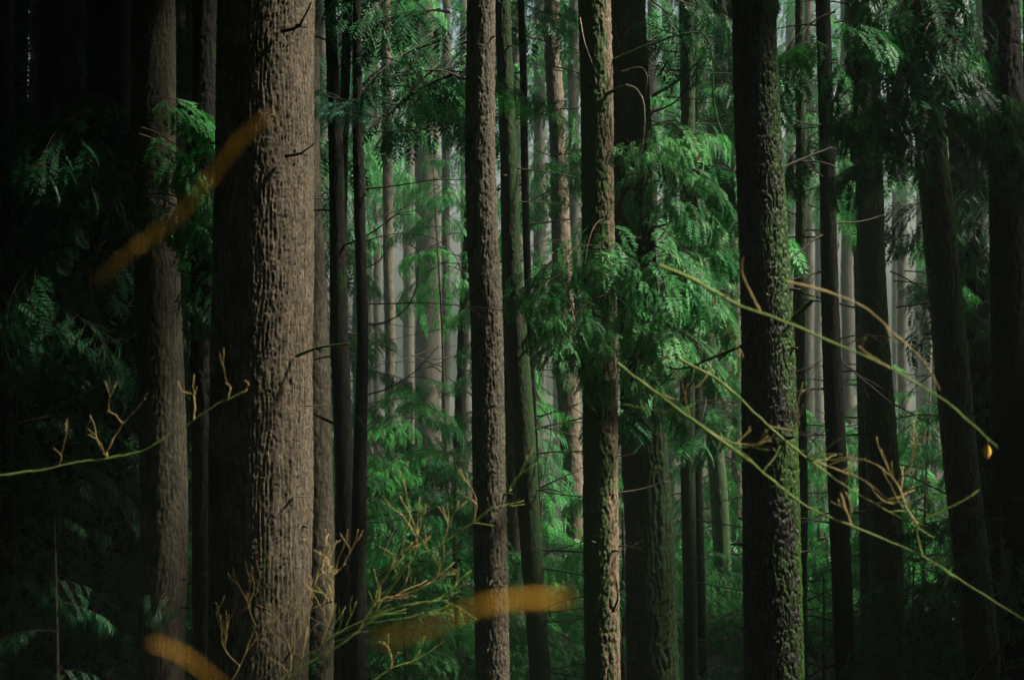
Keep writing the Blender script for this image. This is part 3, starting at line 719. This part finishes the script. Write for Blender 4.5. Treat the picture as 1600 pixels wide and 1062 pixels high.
def make_fern_mesh(seed):
    rng = random.Random(seed); mb = MB()
    for i in range(11):
        a = i * 2.4 + rng.uniform(-.3, .3); up = rng.uniform(0.5, 1.1)
        frond(mb, frame(Vector((0, 0, 0.02)), Vector((math.cos(a), math.sin(a), up)), rng.uniform(-.2, .2)), rng.uniform(.55, .8), 20, 1.3, 'fern', rng, 0)
    me = bpy.data.meshes.new('fern'); fill_mesh(me, [tuple(v) for v in mb.v], mb.f, mb.m, False)
    me.materials.append(M['hemleaf']); return me
FERN = [make_fern_mesh(i) for i in range(3)]
def fern(x, y, s, label, group):
    o = bpy.data.objects.new('fern', R_.choice(FERN)); SC.collection.objects.link(o)
    o.location = (x, y, ground_z(x, y) + 0.03); o.rotation_euler = (0, 0, R_.uniform(0, 6.28)); o.scale = (s, s, s)
    tag(o, label, 'fern', group)
for px, py, s in ((1110, 1022, 1.1), (1145, 1040, 1.2), (1128, 990, .8)):
    d = 4 * F / (py - 531) ; x = (px - 800) * d / F
    fern(x, d * 1.05, s, 'bright green fern at the foot of the leaning dark trunk', 'ferns lit at the foot of the leaning trunk')
for i in range(90):
    d = R_.uniform(20, 36); x = (R_.uniform(480, 1500) - 800) * d / F
    fern(x, d, R_.uniform(.8, 1.4), 'green fern on the forest floor between the trunks', 'ferns on the forest floor')

# ------------------------------------------------------------------ misty background trees
def bgtree(label, px, w, d, lean=0, mat='far', n=10, kind='hem', group='trunks in the far mist', ylim=(-60, 500), sc=(.9, 1.5), dead=3):
    pts = [(px + lean - w / 2, px + lean + w / 2, 0), (px - w * .55, px + w * .55, 700)]
    top = 0.2 * d + 5
    p0 = pts[1]; x = (px - 800) * d / F
    root = thing('conifer_tree', label, 'tree', (x, d, ground_z(x, d)), group)
    tr, ax = trunk_mesh('trunk', root, pts, d, M[mat], seed=int(px) % 97 + 3, top=top, bark=0.02, cell=0.12, vcell=.6, step=3.0)
    if dead: dead_branches(root, ax, d, dead, (-0.05 * d, 0.2 * d), (.6, 2.0), .014, 'twigw', int(px))
    for i in range(n):
        py = R_.uniform(*ylim); z = (531 - py) * d / F; bx, _ = ax(z)
        bough(root, kind, Vector((bx, d, z)), R_.uniform(-180, 180), R_.uniform(-30, 5), R_.uniform(*sc) * (1 + (d - 25) * .012))
    return root
bgtree('wide pale brown trunk in the mist left of the central trunk', 668, 34, 42, -4, n=3, ylim=(-60, 160), group=None)
bgtree('grey trunk in the mist left of the wide pale brown one', 612, 15, 30, -10, 'hem', n=6, ylim=(-60, 250), group=None)
bgtree('dark slanting trunk in the mist close to the left of the central trunk', 716, 15, 24, 30, 'black', n=5, ylim=(-60, 200), group=None, kind='deep')
bgtree('slim pale trunk in the mist right beside the slender black one', 590, 11, 48, -3, n=4, ylim=(-60, 200), group=None)
bgtree('slim pale trunk in the mist just right of the wide brown one', 697, 12, 38, 0, n=5, ylim=(-60, 300), group=None)
bgtree('pale trunk between the wide brown one and the grey one', 638, 16, 55, 2, n=5, ylim=(-60, 150), group=None)
bgtree('reddish brown trunk in the mist left of the mossy black trunk', 1132, 26, 34, -6, n=9, ylim=(-60, 400), group=None)
bgtree('grey trunk in the mist behind the slim right trunk', 1262, 16, 36, 0, n=8, ylim=(-60, 300), group=None)
bgtree('pale trunk in the bright mist left of the dark brown trunk', 1325, 17, 40, -4, n=6, ylim=(-60, 300), group=None)
bgtree('pale trunk in the bright mist right of the dark brown trunk', 1412, 15, 44, -6, n=5, ylim=(-60, 300), group=None)
bgtree('ghostly trunk in the brightest mist beside the leaning black trunk', 1448, 18, 56, -4, n=4, ylim=(-60, 260), group=None)
for i, (px, w, d) in enumerate([(580, 14, 62), (682, 14, 66), (728, 12, 52), (812, 16, 46), (842, 18, 38), (872, 12, 60),
        (985, 16, 40), (1018, 14, 34), (1050, 18, 48), (1096, 14, 42), (1118, 14, 64), (1232, 14, 50), (1278, 12, 60), (1352, 12, 52), (1398, 10, 58),
        (898, 16, 36), (1436, 10, 62), (1462, 12, 48), (1478, 12, 66), (1500, 16, 40), (500, 18, 34), (530, 16, 40), (560, 14, 36), (1530, 20, 30), (1560, 18, 36)]):
    bgtree('faint far trunk dissolving in the pale mist', px, w, d, R_.uniform(-8, 8), n=(4 if 585 < px < 735 or 1310 < px < 1490 else 13), ylim=(-120, 120 if 585 < px < 735 else 280 if 1310 < px < 1490 else 360), dead=2, sc=(1.1, 1.8))

# shady wall of trees behind the dark margins
for i, (px, d, k) in enumerate([(-30, 19, 24), (20, 19, 30), (60, 24, 34), (110, 21, 24), (200, 19.5, 24), (270, 22, 24), (340, 21, 24), (400, 24, 20), (450, 22, 20), (1690, 18, 24), (1740, 20, 24), (1790, 17, 20), (1640, 24, 16)]):
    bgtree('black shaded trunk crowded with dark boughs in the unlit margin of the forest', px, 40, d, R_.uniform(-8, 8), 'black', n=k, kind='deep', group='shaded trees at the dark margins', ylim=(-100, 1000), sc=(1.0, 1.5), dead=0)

# ------------------------------------------------------------------ unseen trees added all round to shade the place
k = 0
for (x, y, z0, Rad, n) in [(-7, -3, -3, 3.2, 4800), (-3, -7, -3, 3.2, 4800), (2.5, -7.5, -3, 3.2, 4800), (7, -5, -3, 3.2, 4800), (-7.5, 3, -3, 3.0, 4800), (-8.5, 9, -3.5, 3.2, 4800),
        (-10, 15, -3.5, 3.5, 4800), (-12, 21, -3.5, 3.6, 4800), (-14, 28, -3.5, 4, 4800), (-17, 36, -3.5, 5, 3600), (-22, 46, -3.5, 6, 3600), (8, 1, -3.5, 2.8, 4800), (9, 7, -3.5, 3.0, 4800), (10.5, 13, -3.5, 3.2, 4800), (12.5, 18, -3.5, 3.2, 4800),
        (14, 9, 0, 3.5, 4800), (15, 2, 0, 3.5, 4800), (-13, 6, -3, 3.5, 4800), (-14, 13, -3, 3.5, 4800), (0, -13, -3, 4, 4800), (-8, -11, -3, 4, 4800), (9, -11, -3, 4, 4800),
        (-6.5, 6, 3.8, 3.0, 4800), (-8, 12, 4.5, 3.0, 4800), (-10.5, 18, 5.5, 3.5, 4800), (7, 9.0, 4.5, 2.8, 4800), (8.5, 15.5, 5, 3, 4800), (-4, 4, 4.2, 3.0, 4800), (3, 2.5, 4.2, 3.0, 4800), (0, 0, 4.0, 2.8, 4800), (4.5, 7, 4.5, 2.8, 2600), (-4, 17, 6.5, 3.2, 2600), (2, 17, 6.5, 3.2, 2200), (6, 13, 5.5, 3.0, 2400), (-6, 12, 6, 3.0, 2400)]:
    xx = x if z0 < 1 else (x if abs(x) > 0.33 * max(y, 0) + 1.2 else None)
    root = thing('hemlock_tree', 'unseen dark hemlock growth added to close off light around the view', 'tree', (x, y, GZ), 'unseen trees added round the viewpoint for shade')
    if xx is not None:
        mb = MB(); mb.tube([(x, y, GZ - .2), (x, y, 0), (x + .1, y, 6), (x, y, 15)], [.2, .15, .11, .03], 10)
        mb.obj('trunk', M['black'], root, root.location)
        crown(root, x, y, z0, 15.5, Rad, n, 300 + k, size=.42)
    else:
        crown(root, x, y, z0, 13, Rad, n, 300 + k, size=.42)  # crown alone without a trunk, added overhead for shade
    k += 1

# ------------------------------------------------------------------ bare twigs in the foreground
def twig_thing(name, label, stems, d, r0, mats=('shoot', 'tip'), seed=0, cat='twig', kids=0, kl=.12):
    rng = random.Random(seed)
    w0 = P(stems[0][0][0][0], stems[0][0][0][1], d)
    root = thing(name, label, cat, w0)
    for j, (pts, rs, mt) in enumerate(stems):
        w = [P(p[0], p[1], d + (p[2] if len(p) > 2 else 0)) for p in pts]
        path = spline(w, 6); mb = MB(); path = [p + Vector([rng.uniform(-1, 1) * 0.0012 * d / 4 for _ in range(3)]) for p in path]
        mb.tube(path, taper(len(path), r0 * rs, max(.0008, r0 * rs * .35), rng, .28), 6)
        for q in range(kids if rs > .45 else max(1, kids // 3)):
            k = rng.randint(2, len(path) - 2)
            dd = (path[k + 1] - path[k]).normalized() * .8 + Vector((rng.uniform(-.5, .5), rng.uniform(-.3, .3), rng.uniform(-.2, .9)))
            sp = rough_path(path[k], dd, kl * rng.uniform(.3, 1.1), (0, 0, 0), 6, rng, .28, .3)
            mb.tube(sp, taper(7, r0 * rs * .42, r0 * .16, rng), 5)
            bd = (sp[-1] - sp[-2]).normalized() * r0; mb.tube([sp[-1] - bd * .5, sp[-1] + bd * .3, sp[-1] + bd * 1.2, sp[-1] + bd * 1.9], [r0 * .18, r0 * .36, r0 * .3, r0 * .08], 5)
            if rng.random() < .7:
                s2 = rough_path(sp[3], (sp[4] - sp[3]).normalized() + Vector((rng.uniform(-.8, .8), 0, rng.uniform(-.5, .8))), kl * .4, (0, 0, 0), 4, rng, .25)
                mb.tube(s2, taper(5, r0 * rs * .3, r0 * .16, rng), 4)
        mb.obj('stem' if j == 0 else 'side_twig', M[mats[0] if mt == 0 else mats[1]], root, root.location)
    return root
twig_thing('bare_shrub', 'leafless shrub with many forked yellow green twigs at the bottom, left of the central trunk', [
    ([(420, 1090), (470, 1045), (560, 985), (640, 880), (690, 850), (740, 815), (800, 765)], 1.0, 0),
    ([(490, 1020), (540, 985), (600, 970), (680, 960)], .6, 0),
    ([(440, 1062), (510, 1000), (600, 955), (660, 940), (700, 938)], .8, 0),
    ([(560, 985), (590, 940), (640, 925), (680, 905), (688, 880)], .55, 1),
    ([(590, 945), (600, 905), (640, 860), (655, 830)], .5, 1),
    ([(500, 1010), (520, 950), (515, 910), (540, 880)], .5, 1),
    ([(640, 880), (652, 850), (640, 820), (625, 800)], .45, 1),
    ([(470, 1040), (480, 980), (490, 920), (500, 880)], .6, 1),
    ([(690, 850), (700, 820), (685, 790)], .35, 1),
    ([(740, 815), (745, 790), (738, 780)], .3, 1)], 5.0, .0036, seed=3, cat='shrub', kids=10, kl=.15)
twig_thing('bare_twig', 'tangle of tan leafless twigs in front of the foot of the largest trunk', [
    ([(330, 1110), (375, 1040), (400, 980), (450, 965), (470, 940)], 1.0, 1),
    ([(375, 1040), (350, 1010), (345, 960)], .6, 1), ([(400, 980), (385, 930), (410, 900)], .6, 1),
    ([(440, 1100), (455, 1030), (440, 980), (425, 950)], .8, 1), ([(455, 1030), (470, 980), (462, 930)], .6, 1)], 5.6, .0026, seed=5, kids=6, kl=.14)
twig_thing('bare_twig', 'single low twig curving right under the leafless shrub', [
    ([(570, 1075), (610, 1045), (650, 1030), (692, 1004)], 1.0, 0), ([(610, 1045), (612, 1025), (605, 1008)], .5, 1)], 5.2, .004, seed=8, kids=3, kl=.08)
twig_thing('bare_twig', 'long curved green twig with forked tips across the dark left side', [
    ([(-20, 745), (60, 735), (120, 722), (165, 716), (225, 703), (285, 668), (330, 637), (385, 610)], 1.0, 0),
    ([(165, 716), (172, 695), (192, 663), (212, 640), (227, 622)], .7, 1), ([(192, 663), (180, 648), (166, 642)], .4, 1), ([(167, 716), (155, 690), (137, 678)], .4, 1),
    ([(303, 655), (303, 620), (285, 610), (278, 595)], .6, 1), ([(302, 620), (308, 605)], .4, 1), ([(356, 625), (360, 605), (352, 598)], .45, 1), ([(383, 612), (388, 600), (382, 594)], .6, 1),
    ([(92, 728), (96, 712), (84, 700)], .3, 1)], 4.5, .0034, seed=11, kids=0)
twig_thing('bare_twig', 'long green twig sloping down to the right across the mossy black trunk', [
    ([(965, 568), (1020, 610), (1080, 655), (1160, 712), (1200, 745), (1260, 790), (1340, 825), (1440, 868), (1500, 905), (1610, 975)], 1.0, 0),
    ([(975, 632), (1040, 645), (1100, 665), (1160, 712)], .6, 0), ([(1020, 610), (1060, 625), (1080, 610), (1095, 600)], .45, 1),
    ([(1100, 668), (1140, 690), (1185, 695), (1190, 690)], .5, 1), ([(1330, 820), (1320, 790), (1315, 770)], .6, 1),
    ([(1440, 868), (1434, 840), (1434, 820), (1460, 805), (1500, 785), (1530, 765)], .7, 0), ([(1080, 655), (1070, 620), (1075, 600)], .4, 1)], 4.0, .0043, seed=13, kids=5, kl=.08)
twig_thing('bare_twig', 'green twig with a cluster of pale forked tips at right, above the longest one', [
    ([(1060, 560), (1130, 600), (1200, 665), (1260, 715), (1330, 765), (1400, 805), (1460, 840)], 1.0, 0),
    ([(1435, 822), (1415, 790), (1402, 755), (1370, 725)], .7, 1), ([(1402, 755), (1420, 730), (1428, 705)], .6, 1),
    ([(1260, 715), (1300, 730), (1350, 750), (1400, 790)], .5, 1), ([(1130, 600), (1160, 560), (1155, 545)], .4, 1), ([(1340, 768), (1330, 745), (1300, 730)], .4, 1), ([(1200, 665), (1240, 672), (1250, 660)], .4, 1)], 4.3, .0038, seed=17, kids=7, kl=.11)
twig_thing('bare_twig', 'uppermost right twig crossing the dark trunks from beside the hanging sprays', [
    ([(1030, 415), (1080, 435), (1150, 475), (1220, 500), (1290, 530), (1390, 575), (1470, 622), (1510, 655), (1560, 700)], 1.0, 0),
    ([(1190, 490), (1175, 462), (1162, 432)], .7, 1), ([(1390, 575), (1360, 555), (1340, 540)], .5, 1), ([(1230, 440), (1290, 455), (1350, 480), (1395, 520)], .6, 1), ([(1395, 520), (1440, 560), (1470, 610)], .4, 1)], 3.4, .0040, seed=19, kids=1, kl=.05)

def dead_leaf(label, px, py, d, ln, seed):
    rng = random.Random(seed); V = []; n = 9; p = P(px, py, d)
    for i in range(n):
        t = i / (n - 1); w = ln * .30 * math.sin(math.pi * min(1, t * .93 + .04)) ** .8
        for q in (-1, -.5, 0, .5, 1):
            V.append((p.x + q * w + .1 * ln * math.sin(3 * t), p.y + ln * .35 * q * q + ln * .1 * math.sin(4 * t), p.z - t * ln + ln * rng.uniform(-.03, .03)))
    Fc = [(i * 5 + j, i * 5 + j + 1, (i + 1) * 5 + j + 1, (i + 1) * 5 + j) for i in range(n - 1) for j in range(4)]
    root = thing('dead_leaf', label, 'leaf', p); mesh_obj('leaf_blade', V, Fc, M['orange'], root, origin=p)
    mb = MB(); mb.tube([p + Vector((0, 0, ln * .5)), p + Vector((ln * .05, 0, ln * .2)), p], ln * .03, 5); mb.obj('leaf_stalk', M['tip'], root, p)
dead_leaf('small withered orange leaf hanging in front of the dark right margin', 1543, 694, 4.2, .036, 1)
dead_leaf('tiny pale orange leaf caught in the boughs left of the largest trunk', 243, 400, 8.0, .03, 2)

def fuzzy(label, pts, d, r, seed, prof=(.5, 1, 1, .6)):
    rng = random.Random(seed); w = [P(p[0], p[1], d) for p in pts]; path = spline(w, 14)
    root = thing('mossy_stem', label, 'stem', w[0])
    mb = MB(); n = len(path); rad = [r * .47 * rng.uniform(.7, 1.35) * float(np.interp(i / (n - 1), np.linspace(0, 1, len(prof)), prof)) for i in range(n)]
    mb.tube(path, rad, 8); mb.obj('stem', M['orange'], root, root.location)
    mb = MB()
    for i in range(1300):
        k = rng.randint(0, n - 2); p = path[k].lerp(path[k + 1], rng.random()); t = (path[k + 1] - path[k]).normalized()
        v = Vector((rng.gauss(0, 1), rng.gauss(0, 1), rng.gauss(0, 1))); v = (v - t * v.dot(t)).normalized() + t * .7
        e = p + v * r * rng.uniform(.6, 1.1) * rad[k] / (r * .47)
        s = t.cross(v).normalized() * r * .045; b = len(mb.v)
        mb.v += [p - s, p + s, e]; mb.f.append((b, b + 1, b + 2)); mb.m.append(0)
    mb.obj('moss', M['orange'], root, root.location)
fuzzy('blurred orange mossy stem rising to the right in front of the left trunks', [(150, 442), (200, 398), (270, 345), (330, 275), (375, 220), (428, 178)], .75, .0024, 1, (.35, .8, 1, .9, .9, .6))
fuzzy('blurred orange mossy stem lying level in front of the foot of the central trunk', [(590, 998), (660, 985), (730, 955), (800, 940), (885, 934)], .55, .0021, 2, (.3, .35, .4, .55, 1.2, 1.3, .7))
fuzzy('blurred orange stem tip poking up at the bottom left', [(240, 1005), (275, 1018), (310, 1040), (350, 1075)], .65, .0014, 3, (.9, .9, .5, .4))

# ------------------------------------------------------------------ haze
def haze():
    V = [(x, y, z) for z in (-6, 19) for y in (-70, 125) for x in (-115, 115)]
    o = mesh_obj('haze', V, [(0, 2, 3, 1), (4, 5, 7, 6), (0, 1, 5, 4), (2, 6, 7, 3), (0, 4, 6, 2), (1, 3, 7, 5)], bpy.data.materials.new('haze_air'), smooth=False)
    m = o.data.materials[0]; m.use_nodes = True; nt = m.node_tree; nt.nodes.remove(nt.nodes['Principled BSDF'])
    v = N(nt, 'VolumePrincipled'); v.inputs['Color'].default_value = (0.73, 0.92, 0.79, 1); v.inputs['Density'].default_value = 0.0016
    v.inputs['Anisotropy'].default_value = 0.0
    nt.links.new(v.outputs[0], nt.nodes['Material Output'].inputs['Volume'])
    tag(o, 'pale mist hanging between the far trunks', 'mist', kind='stuff')
haze()
